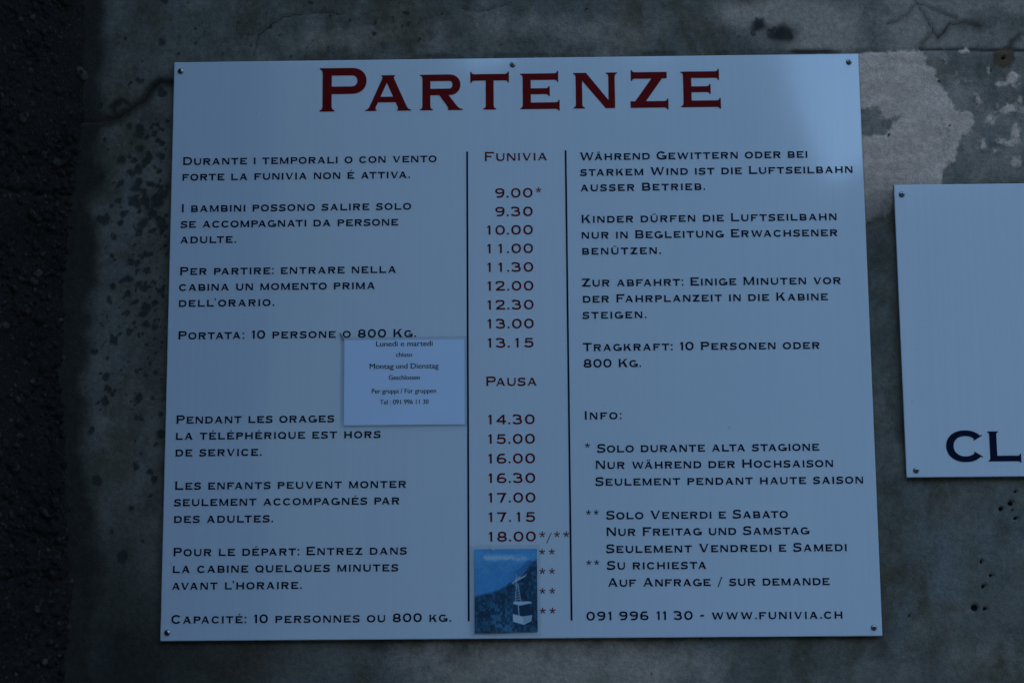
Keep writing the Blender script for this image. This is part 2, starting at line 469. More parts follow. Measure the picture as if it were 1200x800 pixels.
grime_shade += .05 * sstep(.86, .90, GX) * sstep(.694, .70, GZ) + .35 * blob(.846, .445, .02, .035) + .25 * blob(.851, .34, .03, .02) + .20 * blob(.86, .1, .03, .06)
grime_shade += .75 * halo * sstep(.06, -.02, GX) + .30 * halo * sstep(.85, .87, GX) + .12 * halo
grime_shade += .8 * ledge * sstep(.895, .91, GX) + .55 * ledge * sstep(.895, .87, GX)
grime_shade += .35 * sstep(.02, -.06, GX) * sstep(.40, .05, GZ)
grime_shade += .30 * blob(-.02, .40, .05, .10)
# moss just above the top edge of the timetable
grime_shade += .55 * np.exp(-((GZ - .699) / .004) ** 2) * sstep(.45, .7, fbm(GX, GZ * 0, 22, 121)) * sstep(.86, .80, GX) * sstep(-.01, .01, GX)
rust = 0.25 * (fbm(GX, GZ, 7, 131) - .5)
rust += 1.1 * sstep(.0140, .0095, np.hypot(WX - 1.0066, (WZ - .6876) * .95)) + .55 * blob(.915, .031, .02, .008) + .35 * blob(.897, .0, .018, .05) + .35 * blob(.10, -.02, .06, .04) + .25 * blob(.65, .73, .12, .03) + .35 * halo * sstep(0, -.03, GX) + .2 * blob(.85, .05, .03, .08)
rust += .35 * blob(.935, .665, .02, .03) + .25 * blob(-.05, .05, .08, .1)

und = .0016 * (fbm(GX, GZ, 5, 141, 3) - .5) + .0014 * (fbm(GX, GZ, 38, 151, 4) - .5)
lift = .0009 * sstep(-.0015, .0015, skim) * sstep(.45, .5, GZ) - .0022 * crack - .0012 * np.clip(spot - .45, 0, 1) - .006 * sstep(.3, .8, hole)
lift += .0012 * sstep(.002, -.002, GZ - .6974) * sstep(.66, .72, GX) - .0015 * ledge
FY = WALL_Y - und - lift
wall_me = grid_mesh('plaster_wall', GX, FY, GZ, {'skim': skim, 'skimfade': skimfade, 'crack': crack, 'spot': spot, 'hole': hole, 'pale': pale, 'grime_shade': grime_shade, 'rust': rust})
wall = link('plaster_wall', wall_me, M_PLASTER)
tag(wall, 'weathered grey plaster wall with flaking pale patches behind the signs', 'wall')
# body of the wall behind the rendered face
X0, X1, Z0, Z1 = xs[0], xs[-1], zs[0], zs[-1]
yb, ye = WALL_Y + .02, WALL_Y + .34
core = mesh_from('wall_core', [(X0, yb, Z0), (X1, yb, Z0), (X1, yb, Z1), (X0, yb, Z1), (X0, ye, Z0), (X1, ye, Z0), (X1, ye, Z1), (X0, ye, Z1)], [(0, 1, 2, 3), (4, 7, 6, 5), (0, 4, 5, 1), (1, 5, 6, 2), (2, 6, 7, 3), (3, 7, 4, 0)])
link('wall_core', core, mat_simple('wall_core', (0.22, 0.215, 0.19), 0.95, var=0.2, scale=12), wall)

# ------------------------------------------------------------------ rough-cast return wall on the left, leaning out of the corner towards the viewer
ts_ = np.concatenate([np.arange(-.012, .125, .0011), .125 + (1.45 - .125) * np.linspace(0, 1, 24)[1:] ** 1.6])
zz = axis(-0.16, 0.88, 0.0013, -1.5, 2.2)
TT, ZZ = np.meshgrid(ts_, zz)
rp = np.random.RandomState(77)
H = .006 * (fbm(TT, ZZ, 14, 201, 4) - .5) + .0035 * (fbm(TT, ZZ, 60, 211, 4) - .5) + .0016 * (fbm(TT, ZZ, 240, 213, 2) - .5)
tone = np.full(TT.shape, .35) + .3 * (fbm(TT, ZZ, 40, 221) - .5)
for k in range(3600):
    pt, pz = rp.uniform(-.012, .13), rp.uniform(-.17, .89)
    pr = rp.choice([.0013, .002, .003, .0045, .007], p=[.34, .33, .2, .10, .03])
    if fbm(np.array(pt), np.array(pz), 9, 231) < .42 and rp.rand() < .6: continue
    sq = rp.uniform(.65, 1.0); an = rp.uniform(0, math.pi); ca, sa = math.cos(an), math.sin(an)
    a = np.searchsorted(ts_, [pt - pr, pt + pr]); b = np.searchsorted(zz, [pz - pr, pz + pr]); sl = (slice(b[0], b[1]), slice(a[0], a[1]))
    dx, dz = TT[sl] - pt, ZZ[sl] - pz
    d = np.hypot(dx * ca + dz * sa, (-dx * sa + dz * ca) / sq) / pr
    dome = np.where(d < 1, np.sqrt(np.clip(1 - d ** 2.4, 0, 1)), 0)
    H[sl] = np.maximum(H[sl], dome * pr * .75 + rp.uniform(-.0015, .001) - (1 - (d < 1)) * 1)
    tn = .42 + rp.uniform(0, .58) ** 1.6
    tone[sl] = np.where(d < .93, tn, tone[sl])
# open joints in the rough face
for k, jp in enumerate(([(-.02, .525), (.03, .528), (.08, .520), (.13, .522)], [(-.02, .085), (.02, .070), (.05, .078), (.13, .060)], [(.005, .32), (.02, .27), (.018, .2), (.03, .12)])):
    d = line_dist(wob(jp, .003, 301 + k, 6), TT, ZZ)
    H -= .004 * np.exp(-(d / .003) ** 2)
foot_x = -.116 + .012 * (fbm(ZZ, TT * 0, 7, 241, 4) - .5) - .010 * sstep(.62, .40, ZZ) * sstep(.15, .30, ZZ) + .006 * sstep(.2, .05, ZZ)
# plan of the face: out of the corner at 45 degrees, then straight out towards the viewer, left of the picture, an unseen stretch added to block sky
pa = np.radians(225 + 48 * sstep(.05, .14, ts_))
step_ = np.diff(ts_, prepend=ts_[0])
i0 = int(np.searchsorted(ts_, 0.0))
px_ = np.cumsum(np.cos(pa) * step_); py_ = np.cumsum(np.sin(pa) * step_)
px_ -= px_[i0]; py_ -= py_[i0]
nx_, ny_ = -np.sin(pa)[None, :], np.cos(pa)[None, :]        # towards the open side
RX_ = foot_x + px_[None, :] + H * nx_
RY_ = WALL_Y + py_[None, :] + H * ny_
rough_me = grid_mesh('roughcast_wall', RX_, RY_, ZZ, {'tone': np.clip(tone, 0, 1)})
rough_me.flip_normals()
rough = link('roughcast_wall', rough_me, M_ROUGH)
tag(rough, 'dark rough pebbly concrete wall at the left edge beside the plaster', 'wall')
ks = list(range(i0, len(ts_), 6))
outer_ = [(-.118 + px_[k] - .03 * -np.sin(pa[k]), WALL_Y + .012 + py_[k] - .03 * np.cos(pa[k])) for k in ks]
plan = outer_ + [(outer_[-1][0] - .35, outer_[-1][1]), (outer_[-1][0] - .35, WALL_Y + .3)]
plan = [(outer_[0][0], WALL_Y + .3)] + plan
nP = len(plan)
cv = [(x, y, Z0) for x, y in plan] + [(x, y, Z1) for x, y in plan]
link('wall_core', mesh_from('wall_core', cv, [(k, (k + 1) % nP, nP + (k + 1) % nP, nP + k) for k in range(nP)] + [tuple(range(nP, 2 * nP)), tuple(range(nP))[::-1]]), M_ROUGH, rough)


# ------------------------------------------------------------------ glyphs of a wide engraved small-capital letter
# every glyph: list of shapes (outer polygon, [holes]) with capital height 1, baseline 0, left edge at x = 0
class Pen:
    def __init__(s, w, serif):
        s.w = w; s.u = w * 0.84; s.s = serif; s.sh = []
    def poly(s, pts, holes=()):
        s.sh.append(([tuple(p) for p in pts], [[tuple(p) for p in h] for h in holes]))
    def leg(s, b0, b1, y0, t0, t1, y1, foot=(1, 1), head=(1, 1)):
        """a stroke between y0 (from b0 to b1) and y1 (from t0 to t1), serif plates where asked"""
        s.poly([(b0, y0), (b1, y0), (t1, y1), (t0, y1)])
        H = y1 - y0
        def at(l, r, y):
            f = (y - y0) / H
            return l[0] + (l[1] - l[0]) * f if r is None else r
        br = 0.11; tp = 0.028
        if foot and (foot[0] or foot[1]):
            f = br / H; xl = b0 + (t0 - b0) * f; xr = b1 + (t1 - b1) * f
            f2 = 0.045 / H; xl2 = b0 + (t0 - b0) * f2; xr2 = b1 + (t1 - b1) * f2
            sl, sr = s.s * foot[0], s.s * foot[1]
            s.poly([(b0 - sl, y0), (b1 + sr, y0), (b1 + sr, y0 + tp if sr else y0 + 0.001), (xr2 + sr * .25, y0 + .05), (xr, y0 + br), (xl, y0 + br), (xl2 - sl * .25, y0 + .05), (b0 - sl, y0 + tp if sl else y0 + 0.001)])
        if head and (head[0] or head[1]):
            f = br / H; xl = t0 + (b0 - t0) * f; xr = t1 + (b1 - t1) * f
            f2 = 0.045 / H; xl2 = t0 + (b0 - t0) * f2; xr2 = t1 + (b1 - t1) * f2
            sl, sr = s.s * head[0], s.s * head[1]
            s.poly([(t0 - sl, y1), (t0 - sl, y1 - tp if sl else y1 - .001), (xl2 - sl * .25, y1 - .05), (xl, y1 - br), (xr, y1 - br), (xr2 + sr * .25, y1 - .05), (t1 + sr, y1 - tp if sr else y1 - .001), (t1 + sr, y1)])
    def stem(s, x, y0=0, y1=1, foot=(1, 1), head=(1, 1), w=None):
        w = w or s.w
        s.leg(x, x + w, y0, x, x + w, y1, foot, head)
    def arm(s, x0, x1, y0, y1, r=(1, 1), l=(0, 0)):
        """horizontal stroke, ends ticked (below, above) at the right and at the left"""
        s.poly([(x0, y0), (x1, y0), (x1, y1), (x0, y1)])
        br = 0.10; tp = 0.03; k = s.s * 1.0
        if r[0] or r[1]:
            s.poly([(x1, y0 - k * r[0]), (x1, y1 + k * r[1]), (x1 - tp, y1 + k * r[1]), (x1 - .05, y1 + k * r[1] * .25), (x1 - br, y1), (x1 - br, y0), (x1 - .05, y0 - k * r[0] * .25), (x1 - tp, y0 - k * r[0])])
        if l[0] or l[1]:
            s.poly([(x0, y0 - k * l[0]), (x0 + tp, y0 - k * l[0]), (x0 + .05, y0 - k * l[0] * .25), (x0 + br, y0), (x0 + br, y1), (x0 + .05, y1 + k * l[1] * .25), (x0 + tp, y1 + k * l[1]), (x0, y1 + k * l[1])])
    def ell(s, cx, cy, rx, ry, a0=0, a1=360, n=40, e=2.15):
        out = []
        for i in range(n + 1):
            a = R(a0 + (a1 - a0) * i / n); c, q = math.cos(a), math.sin(a)
            out.append((cx + rx * math.copysign(abs(c) ** (2 / e), c), cy + ry * math.copysign(abs(q) ** (2 / e), q)))
        return out
    def ring(s, x0, x1, y0, y1, w=None, u=None):
        w = w or s.w; u = u or s.u
        cx, cy = (x0 + x1) / 2, (y0 + y1) / 2
        s.poly(s.ell(cx, cy, (x1 - x0) / 2, (y1 - y0) / 2)[:-1], [s.ell(cx, cy, (x1 - x0) / 2 - w, (y1 - y0) / 2 - u)[:-1]])
    def arc(s, x0, x1, y0, y1, a0, a1, w=None, u=None, n=32):
        w = w or s.w; u = u or s.u
        cx, cy = (x0 + x1) / 2, (y0 + y1) / 2
        o = s.ell(cx, cy, (x1 - x0) / 2, (y1 - y0) / 2, a0, a1, n); i = s.ell(cx, cy, (x1 - x0) / 2 - w, (y1 - y0) / 2 - u, a0, a1, n)
        for k in range(n):
            s.poly([o[k], o[k + 1], i[k + 1], i[k]])
        return o, i
    def tick(s, o, i, up=0.05, dn=0.05, t=0.035):
        """a small serif across the end of a curved stroke running from inner point i to outer point o"""
        d = Vector(o) - Vector(i); d.normalize()
        p = Vector((-d.y, d.x)) * t / 2
        a = Vector(i) - d * dn; b = Vector(o) + d * up
        s.poly([a - p, b - p, b + p, a + p])
    def bowl(s, x0, x1, y0, y1, w=None, u=None, k=0.5):
        """right-hand bowl: straight from x0 then round to x1"""
        w = w or s.w; u = u or s.u
        rx = (y1 - y0) * k
        xs_ = x1 - rx; cy = (y0 + y1) / 2
        o = [(x0, y0)] + s.ell(xs_, cy, rx, (y1 - y0) / 2, -90, 90, 20) + [(x0, y1)]
        i = [(x0, y0 + u)] + s.ell(xs_, cy, rx - w, (y1 - y0) / 2 - u, -90, 90, 20) + [(x0, y1 - u)]
        s.poly(o, [i])
    def path(s, pts, w, w2=None):
        pts = [Vector(p) for p in pts]; n = len(pts); w2 = w2 or w
        L = []; Rr = []
        for k in range(n):
            a = pts[max(0, k - 1)]; b = pts[min(n - 1, k + 1)]
            d = (b - a).normalized(); nn = Vector((-d.y, d.x))
            # thickness follows direction: vertical runs get w, horizontal runs w2
            ww = w2 + (w - w2) * abs(d.y)
            L.append(pts[k] + nn * ww / 2); Rr.append(pts[k] - nn * ww / 2)
        for k in range(n - 1):
            s.poly([L[k], L[k + 1], Rr[k + 1], Rr[k]])
        return (L[0], Rr[0]), (L[-1], Rr[-1])

def spline(P, n=8):
    """Catmull-Rom through points"""
    P = [Vector(p) for p in P]
    Q = [P[0] * 2 - P[1]] + P + [P[-1] * 2 - P[-2]]
    out = []
    for i in range(1, len(Q) - 2):
        for k in range(n):
            t = k / n
            out.append(0.5 * ((2 * Q[i]) + (Q[i + 1] - Q[i - 1]) * t + (2 * Q[i - 1] - 5 * Q[i] + 4 * Q[i + 1] - Q[i + 2]) * t * t + (3 * Q[i] - Q[i - 1] - 3 * Q[i + 1] + Q[i + 2]) * t ** 3))
    out.append(P[-1])
    return out

def glyph(ch, w, serif):
    p = Pen(w, serif); s = serif; u = p.u; th = w * 0.80     # th: thin diagonal
    if ch == 'A':
        W = 1.22; ap = 0.60
        p.leg(s, s + th, 0, ap - th * .62, ap + th * .38, 1, (1, 1), (1, 0))
        p.leg(W - s - w * 1.12, W - s, 0, ap - w * .55, ap + w * .57, 1, (1, 1), (0, 1))
        y = .24; p.poly([(s + th * .9 + (ap - s - th) * y, y), (W - s - w * .9 - (W - s - w - ap) * y, y), (W - s - w * .8 - (W - s - w - ap) * (y + u * .85), y + u * .85), (s + th * .9 + (ap - s - th) * (y + u * .85), y + u * .85)])
    elif ch == 'B':
        W = 1.06; p.stem(s, foot=(1, 0), head=(1, 0)); p.bowl(s, W, 0, .55, k=.5); p.bowl(s, W - .06, .55 - u, 1, k=.5)
    elif ch in 'CG':
        W = 1.14 if ch == 'C' else 1.22
        o, i = p.arc(0, 1.16, -.02, 1.02, 38 if ch == 'C' else 44, 322 if ch == 'C' else 312)
        p.tick(o[0], i[0], s * .9, s * .6)
        if ch == 'C': p.tick(o[-1], i[-1], s * .9, s * .6)
        else:
            x = W - w * 1.15
            p.stem(x, .04, .50, foot=(0, 0), head=(0, 0), w=w * 1.1); p.poly([(.66, .50 - u * .9), (W + .05, .50 - u * .9), (W + .05, .50), (.66, .50)])
            p.poly([(.76, -.01), (x + w, .05), (x + w, .05 + u), (.78, u * .9)])
    elif ch == 'D':
        W = 1.16; p.stem(s, foot=(1, 0), head=(1, 0)); p.bowl(s, W, 0, 1, k=.52)
    elif ch in 'EF':
        W = 1.05 if ch == 'E' else 1.02
        p.stem(s, foot=(1, 1 if ch == 'F' else 0), head=(1, 0))
        p.arm(s, W - (.03 if ch == 'E' else 0), 1 - u, 1, (1, 1)); p.arm(s, W - .26, .5 - u * .45, .5 + u * .45, (.9, .9))
        if ch == 'E': p.arm(s, W, 0, u, (.8, 1))
    elif ch == 'H':
        W = 1.20; p.stem(s); p.stem(W - s - w); p.poly([(s, .5 - u / 2), (W - s, .5 - u / 2), (W - s, .5 + u / 2), (s, .5 + u / 2)])
    elif ch == 'I':
        W = w + 2 * s; p.stem(s)
    elif ch == 'K':
        W = 1.16; p.stem(s)
        p.leg(s + w * .7, s + w * .7 + th * 1.25, .36, W - s - th * 1.7, W - s - th * .3, 1, None, (1, 1))
        p.leg(W - s - w * 1.3, W - s, 0, .46, .46 + w * 1.25, .63, (1, 1), None)
    elif ch == 'L':
        W = 1.03; p.stem(s, foot=(1, 0)); p.arm(s, W, 0, u, (.8, 1))
    elif ch == 'M':
        W = 1.38; p.stem(s, w=th, head=(1, 0)); p.stem(W - s - w, head=(0, 1))
        m = W / 2 - .02
        p.leg(m - th * .55, m + th * .45, 0.02, s, s + w * 1.15, 1, None, (0, 0)); p.leg(m - th * .45, m + th * .5, 0.02, W - s - w * 1.0, W - s, 1, None, (0, 0))
    elif ch == 'N':
        W = 1.18; p.stem(s, w=th, head=(1, 0)); p.stem(W - s - th, w=th, foot=(0, 0))
        p.leg(W - s - w * 1.15, W - s, 0, s, s + w * 1.3, 1, (0, 0), (1, 0))
    elif ch == 'O' or ch == 'Q':
        W = 1.20; p.ring(0, W, -.02, 1.02)
        if ch == 'Q': p.poly([(W * .55, .30), (W * .55 + w * 1.1, .30), (W + .02, -.06), (W - .2, -.06)])
    elif ch == 'P':
        W = 1.04; p.stem(s, head=(1, 0)); p.bowl(s, W, .40, 1, k=.55)
    elif ch == 'R':
        W = 1.15; p.stem(s, head=(1, 0)); p.bowl(s, W - .06, .42, 1, k=.52)
        p.leg(W - s - w * 1.25, W - s, 0, .50, .50 + w * 1.15, .45, (1, 1), None)
    elif ch == 'S':
        W = .98; h = w / 2; q = u / 2
        a, b = p.path(spline([(W - .10, .78), (W - .18, .91), (W - .36, 1.02 - q), (W * .46, 1.02 - q), (.20, .97 - q), (.035 + h, .76), (.18, .585), (W * .5, .51), (W - .17, .425), (W - .0 - h, .25), (W - .2, .03 + q), (W * .5, -.02 + q), (.32, -.02 + q), (.15, .08), (.06, .24)], 6), w * .95, u * 1.02)
        p.tick(*[tuple(x) for x in a], s * .4, s * .4); p.tick(*[tuple(x) for x in b], s * .4, s * .4)
    elif ch == 'T':
        W = 1.05; p.stem(W / 2 - w / 2, head=(0, 0)); p.arm(0, W, 1 - u, 1, (1, 1), (1, 1))
    elif ch == 'U':
        W = 1.16; y = .42
        p.stem(s, y, 1, foot=(0, 0)); p.stem(W - s - th, y, 1, foot=(0, 0), w=th)
        o = p.ell((W) / 2, y, W / 2 - s, y + .02, 180, 360, 28); i = p.ell((W + w - th) / 2, y, W / 2 - s - (w + th) / 2, y + .02 - u, 180, 360, 28)
        for k in range(28): p.poly([o[k], o[k + 1], i[k + 1], i[k]])
    elif ch == 'V':
        W = 1.20; m = .60
        p.leg(m - w * .55, m + w * .40, 0, s, s + w * 1.1, 1, None, (1, 1)); p.leg(m - th * .45, m + th * .55, 0, W - s - th, W - s, 1, None, (1, 1))
    elif ch == 'W':
        W = 1.74; m1, m2, c = .50, 1.24, .87
        p.leg(m1 - w * .5, m1 + w * .42, 0, s, s + w * 1.05, 1, None, (1, 1)); p.leg(m1 - th * .42, m1 + th * .5, 0, c - th * .4, c + th * .5, .98, None, None)
        p.leg(m2 - w * .5, m2 + w * .42, 0, c - w * .5, c + w * .5, .98, None, None); p.leg(m2 - th * .42, m2 + th * .5, 0, W - s - th, W - s, 1, None, (1, 1))
    elif ch == 'Z':
        W = 1.03; p.arm(.02, W - .03, 1 - u, 1, (0, 0), (1, .9)); p.arm(0, W, 0, u, (.9, 1))
        p.leg(0, w * 1.35, 0.001, W - .03 - w * 1.35, W - .03, .999, None, None)
    elif ch == '0':
        W = 1.0; p.ring(0, W, -.02, 1.02)
    elif ch == '1':
        W = .48; p.stem(W - w - .04, foot=(0, 0), head=(0, 0)); p.poly([(W - w - .04, 1), (W - w - .04, .80), (W - w - .20, .72), (W - w - .215, .79), (W - w - .05, 1)])
    elif ch == '2':
        W = .96; p.path(spline([(.06, .72), (.12, .88), (.30, 1.02 - u / 2), (.52, 1.02 - u / 2), (.76, .95 - u / 3), (W - .06 - w / 2, .74), (.72, .52), (.40, .34), (.16, .14), (.10, .06)], 6), w, u); p.arm(.02, W, 0, u, (0, .5))
    elif ch == '3':
        W = .96; q = u / 2
        p.path(spline([(.05, .80), (.18, .94), (.42, 1.02 - q), (.66, .97 - q), (W - .09 - w / 2, .77), (.70, .58), (.44, .54), (.34, .54)], 6), w, u)
        p.path(spline([(.34, .54), (.48, .54), (.76, .49), (W - w / 2, .27), (.74, .03 + q), (.46, -.02 + q), (.18, .03 + q), (.03, .20)], 6), w, u)
    elif ch == '4':
        W = 1.0; x = .62; p.stem(x, foot=(0, 0), head=(0, 0)); p.poly([(0, .22), (W, .22), (W, .22 + u), (0, .22 + u)]); p.poly([(0, .22), (.0, .22 + u), (x, 1), (x + w, 1), (x + w, .97), (.21, .22 + u * .7)])
    elif ch == '5':
        W = .95; q = u / 2
        p.poly([(.12, 1 - u), (W - .08, 1 - u), (W - .08, 1), (.12, 1)]); p.poly([(.08, .46), (.08 + w * .75, .46), (.14 + w * .75, 1), (.12, 1)])
        p.path(spline([(.09, .47), (.24, .575), (.46, .62 - q * .2), (.74, .57 - q * .2), (W - w / 2, .32), (.74, .04 + q), (.46, -.02 + q), (.18, .04 + q), (.03, .18)], 6), w, u)
    elif ch in '69':
        W = .98; q = u / 2
        sh0 = len(p.sh); p.ring(0, W, -.02, .60)
        p.path(spline([(W - .16, .98 - q * .4), (.62, 1.0 - q), (.34, .90), (.14, .66), (w / 2, .36), (w / 2, .28)], 6), w, u)
        if ch == '9': p.sh = [([(W - x, 1 - y) for x, y in o], [[(W - x, 1 - y) for x, y in h] for h in hs]) for o, hs in p.sh]
    elif ch == '7':
        W = .95; p.arm(0, W, 1 - u, 1, (0, 0), (.6, 0)); p.leg(.28, .28 + w * 1.15, 0, W - w * 1.2, W, 1, None, None)
    elif ch == '8':
        W = .98; p.ring(0, W, -.02, .55); p.ring(.06, W - .06, .55 - u, 1.02)
    elif ch == '.':
        W = .19; p.poly([(0, 0), (W, 0), (W, W), (0, W)])
    elif ch == ',':
        W = .19; p.poly([(0, -.14), (W, 0), (W, W), (0, W), (0, 0)])
    elif ch == ':':
        W = .19; p.poly([(0, 0), (W, 0), (W, W), (0, W)]); p.poly([(0, .56), (W, .56), (W, .56 + W), (0, .56 + W)])
    elif ch == "'":
        W = .19; p.poly([(.04, .70), (.10, .70), (W, 1.02), (0, 1.02)])
    elif ch == '-':
        W = .46; p.poly([(0, .36), (W, .36), (W, .36 + u), (0, .36 + u)])
    elif ch == '/':
        W = .60; p.poly([(0, -.12), (w * .6, -.12), (W, 1.06), (W - w * .6, 1.06)])
    elif ch == '*':
        W = .62; c = Vector((.31, .76))
        for k in range(5):
            a = R(90 + 72 * k); d = Vector((math.cos(a), math.sin(a))); nn = Vector((-d.y, d.x))
            p.poly([c - nn * .035, c + nn * .035, c + d * .31 + nn * .065, c + d * .31 - nn * .065])
        p.poly([c + Vector((math.cos(R(36 + 72 * k)), math.sin(R(36 + 72 * k)))) * .06 for k in range(5)])
    else:
        raise ValueError('no glyph ' + ch)
    return p.sh, W

ACC = {'É': ('E', 'acute'), 'Ä': ('A', 'dots'), 'Ö': ('O', 'dots'), 'Ü': ('U', 'dots'), 'Ó': ('O', 'acute')}
_cache = {}
def glyph_tris(ch, w, serif):
    """triangulated union of a glyph's shapes -> verts, triangles, width"""
    key = (ch, round(w, 4), round(serif, 4))
    if key in _cache: return _cache[key]
    base, acc = ACC.get(ch, (ch, None))
    shapes, W = glyph(base, w, serif)
    if acc == 'acute':
        c = W * .5; shapes = shapes + [([(c - .10, 1.10), (c + .02, 1.10), (c + .24, 1.34), (c + .02, 1.34)], [])]
    elif acc == 'dots':
        for c in (W * .5 - .22, W * .5 + .06): shapes = shapes + [([(c, 1.12), (c + .17, 1.12), (c + .17, 1.29), (c, 1.29)], [])]
    V = []; E = []
    for o, hs in shapes:
        for ring in [o] + hs:
            b = len(V); n = len(ring)
            V += [Vector(q) for q in ring]; E += [(b + i, b + (i + 1) % n) for i in range(n)]
    ov, oe, of, _, _, _ = geometry.delaunay_2d_cdt(V, E, [], 0, 1e-5)
    def inside(ring, x, y):
        c = False; n = len(ring)
        for i in range(n):
            (ax, ay), (bx, by) = ring[i], ring[(i + 1) % n]
            if (ay > y) != (by > y) and x < (bx - ax) * (y - ay) / (by - ay) + ax: c = not c
        return c
    tris = []
    for t in of:
        x = sum(ov[i].x for i in t) / 3; y = sum(ov[i].y for i in t) / 3
        if any(inside(o, x, y) and not any(inside(h, x, y) for h in hs) for o, hs in shapes):
            tris.append(tuple(t))
    _cache[key] = ([(v.x, v.y) for v in ov], tris, W)
    return _cache[key]

KERN = {('A', 'V'): -.20, ('V', 'A'): -.20, ('T', 'A'): -.17, ('A', 'T'): -.17, ('P', 'A'): -.22, ('F', 'A'): -.18, ('L', 'T'): -.18, ('L', 'U'): -.03, ('A', 'U'): -.05, ('W', 'A'): -.18, ('W', 'Ä'): -.18, ('A', 'W'): -.18,
        ('R', 'T'): -.06, ('R', 'V'): -.06, ('K', 'G'): -.05, ('L', "'"): -.15, ('A', "'"): -.1, ('V', 'O'): -.05, ('W', 'I'): 0, ('F', 'O'): -.05, ('P', 'O'): -.04, ('T', 'O'): -.06, ('O', 'T'): -.06, ('R', 'A'): -.03, ('O', 'V'): -.06, ('F', '.'): -.15, ('T', 'T'): -.03}

def layout(text, cap, weight, serif, small=0.83, digit_cell=None):
    """list of (glyph, scale, width, gap factor before)"""
    items = []; pending = 0.0; prev = None
    for ch in text:
        if ch == ' ':
            pending += 0.62; prev = None; continue
        up = ch.upper(); low = ch.isalpha() and ch != up
        sc = cap * (small if low else 1.0)
        wv = weight / (small ** 0.6 if low else 1.0)
        vs, ts, W = glyph_tris(up, wv, serif)
        k = KERN.get((prev, up), 0.0) * sc if prev else 0.0
        items.append([up, sc, W * sc, pending * cap, k, vs, ts])
        pending = 0.0; prev = up
    return items

def text_mesh(lines, cap, weight, serif=0.05, report=False):
    """lines: (text, x_left, x_right or None, baseline); the tracking is set so that each line fills its measured width"""
    V = []; F = []
    for text, xl, xr, z in lines:
        it = layout(text, cap, weight, serif)
        solid = sum(i[2] + i[3] + i[4] for i in it); n = len(it) - 1
        tr = 0.20 * cap if (xr is None or n < 1) else (xr - xl - solid) / n
        if report: print('TRACK %.3f  %s' % (tr / cap, text))
        x = xl
        for k, (ch, sc, W, sp, kn, vs, ts) in enumerate(it):
            x += sp + kn + (tr if k else 0)
            b = len(V)
            V += [(x + vx * sc, 0.0, z + vy * sc) for vx, vy in vs]
            F += [tuple(b + i for i in t) for t in ts]
            x += W
    return V, F

def put_text(name, lines, cap, weight, mat, parent, y=-0.0004, serif=0.05, label=None):
    V, F = text_mesh(lines, cap, weight, serif, REPORT)
    me = mesh_from(name, [(a * .001, y, c * .001) for a, _, c in V], F)
    # triangles face the viewer (-Y)
    me.update()
    o = link(name, me, mat, parent)
    if label: o['label'] = label
    return o
REPORT = False

def times(name, text, z, parent, label):
    """departure times stand on fixed digit cells"""
    cap = 11.2; V = []; F = []; cell = 14.2
    cellx = {0: 376.2, 1: 389.6, 2: 403.4, 3: 408.6, 4: 422.9}
    if len(text) == 4: text = ' ' + text
    w = 0.20
    for k, ch in enumerate(text):
        if ch == ' ': continue
        vs, ts, W = glyph_tris(ch, w, 0.03)
        x = cellx[k]
        if ch == '1': x += (11.0 - W * cap) / 2 - .2
        b = len(V)
        V += [(x + a * cap * 1.02, 0, z + c * cap) for a, c in vs]; F += [tuple(b + i for i in t) for t in ts]
    me = mesh_from(name, [(a * .001, -0.0004, c * .001) for a, _, c in V], F)
    o = link(name, me, M_TIME, parent); o['label'] = label
    return o

def stars(name, spots, parent, mat, size=11.2, slash=None, label=None):
    V = []; F = []
    vs, ts, W = glyph_tris('*', 0.17, 0.03)
    for x, z in spots:                       # x left, z baseline of the line it belongs to
        b = len(V)
        V += [(x + a * size, 0, z + c * size) for a, c in vs]; F += [tuple(b + i for i in t) for t in ts]
    if slash:
        vs, ts, W = glyph_tris('/', 0.15, 0.03); b = len(V)
        V += [(slash[0] + a * 11.2, 0, slash[1] + c * 10.6) for a, c in vs]; F += [tuple(b + i for i in t) for t in ts]
    me = mesh_from(name, [(a * .001, -0.0004, c * .001) for a, _, c in V], F)
    o = link(name, me, mat, parent)
    if label: o['label'] = label
    return o

def slab(name, x0, x1, z0, z1, y0, y1, mat, parent, r=0.0012, edge=None):
    """thin board with slightly rounded front edges; front face at y0"""
    V = []; F = []
    def loop(ins, y):
        b = len(V); c = 0.0015
        pts = []
        for (cx, cz, a0) in ((x1 - c, z1 - c, 0), (x0 + c, z1 - c, 90), (x0 + c, z0 + c, 180), (x1 - c, z0 + c, 270)):
            for k in range(5):
                a = R(a0 + 90 * k / 4); pts.append((cx + (c - ins) * math.cos(a), y, cz + (c - ins) * math.sin(a)))
        V.extend(pts); return list(range(b, b + len(pts)))
    l0 = loop(r, y0); l1 = loop(r * .3, y0 + r * .3); l2 = loop(0, y0 + r); l3 = loop(0, y1)
    F.append(tuple(l0[::-1][::-1]))
    n = len(l0)
    for A, B in ((l0, l1), (l1, l2), (l2, l3)):
        for k in range(n): F.append((A[k], B[k], B[(k + 1) % n], A[(k + 1) % n]))
    F.append(tuple(l3[::-1]))
    me = mesh_from(name, V, F)
    o = link(name, me, [mat] + ([edge] if edge else []), parent)
    if edge:
        for p in me.polygons:
            if abs(p.normal.y) < 0.5: p.material_index = 1
    return o

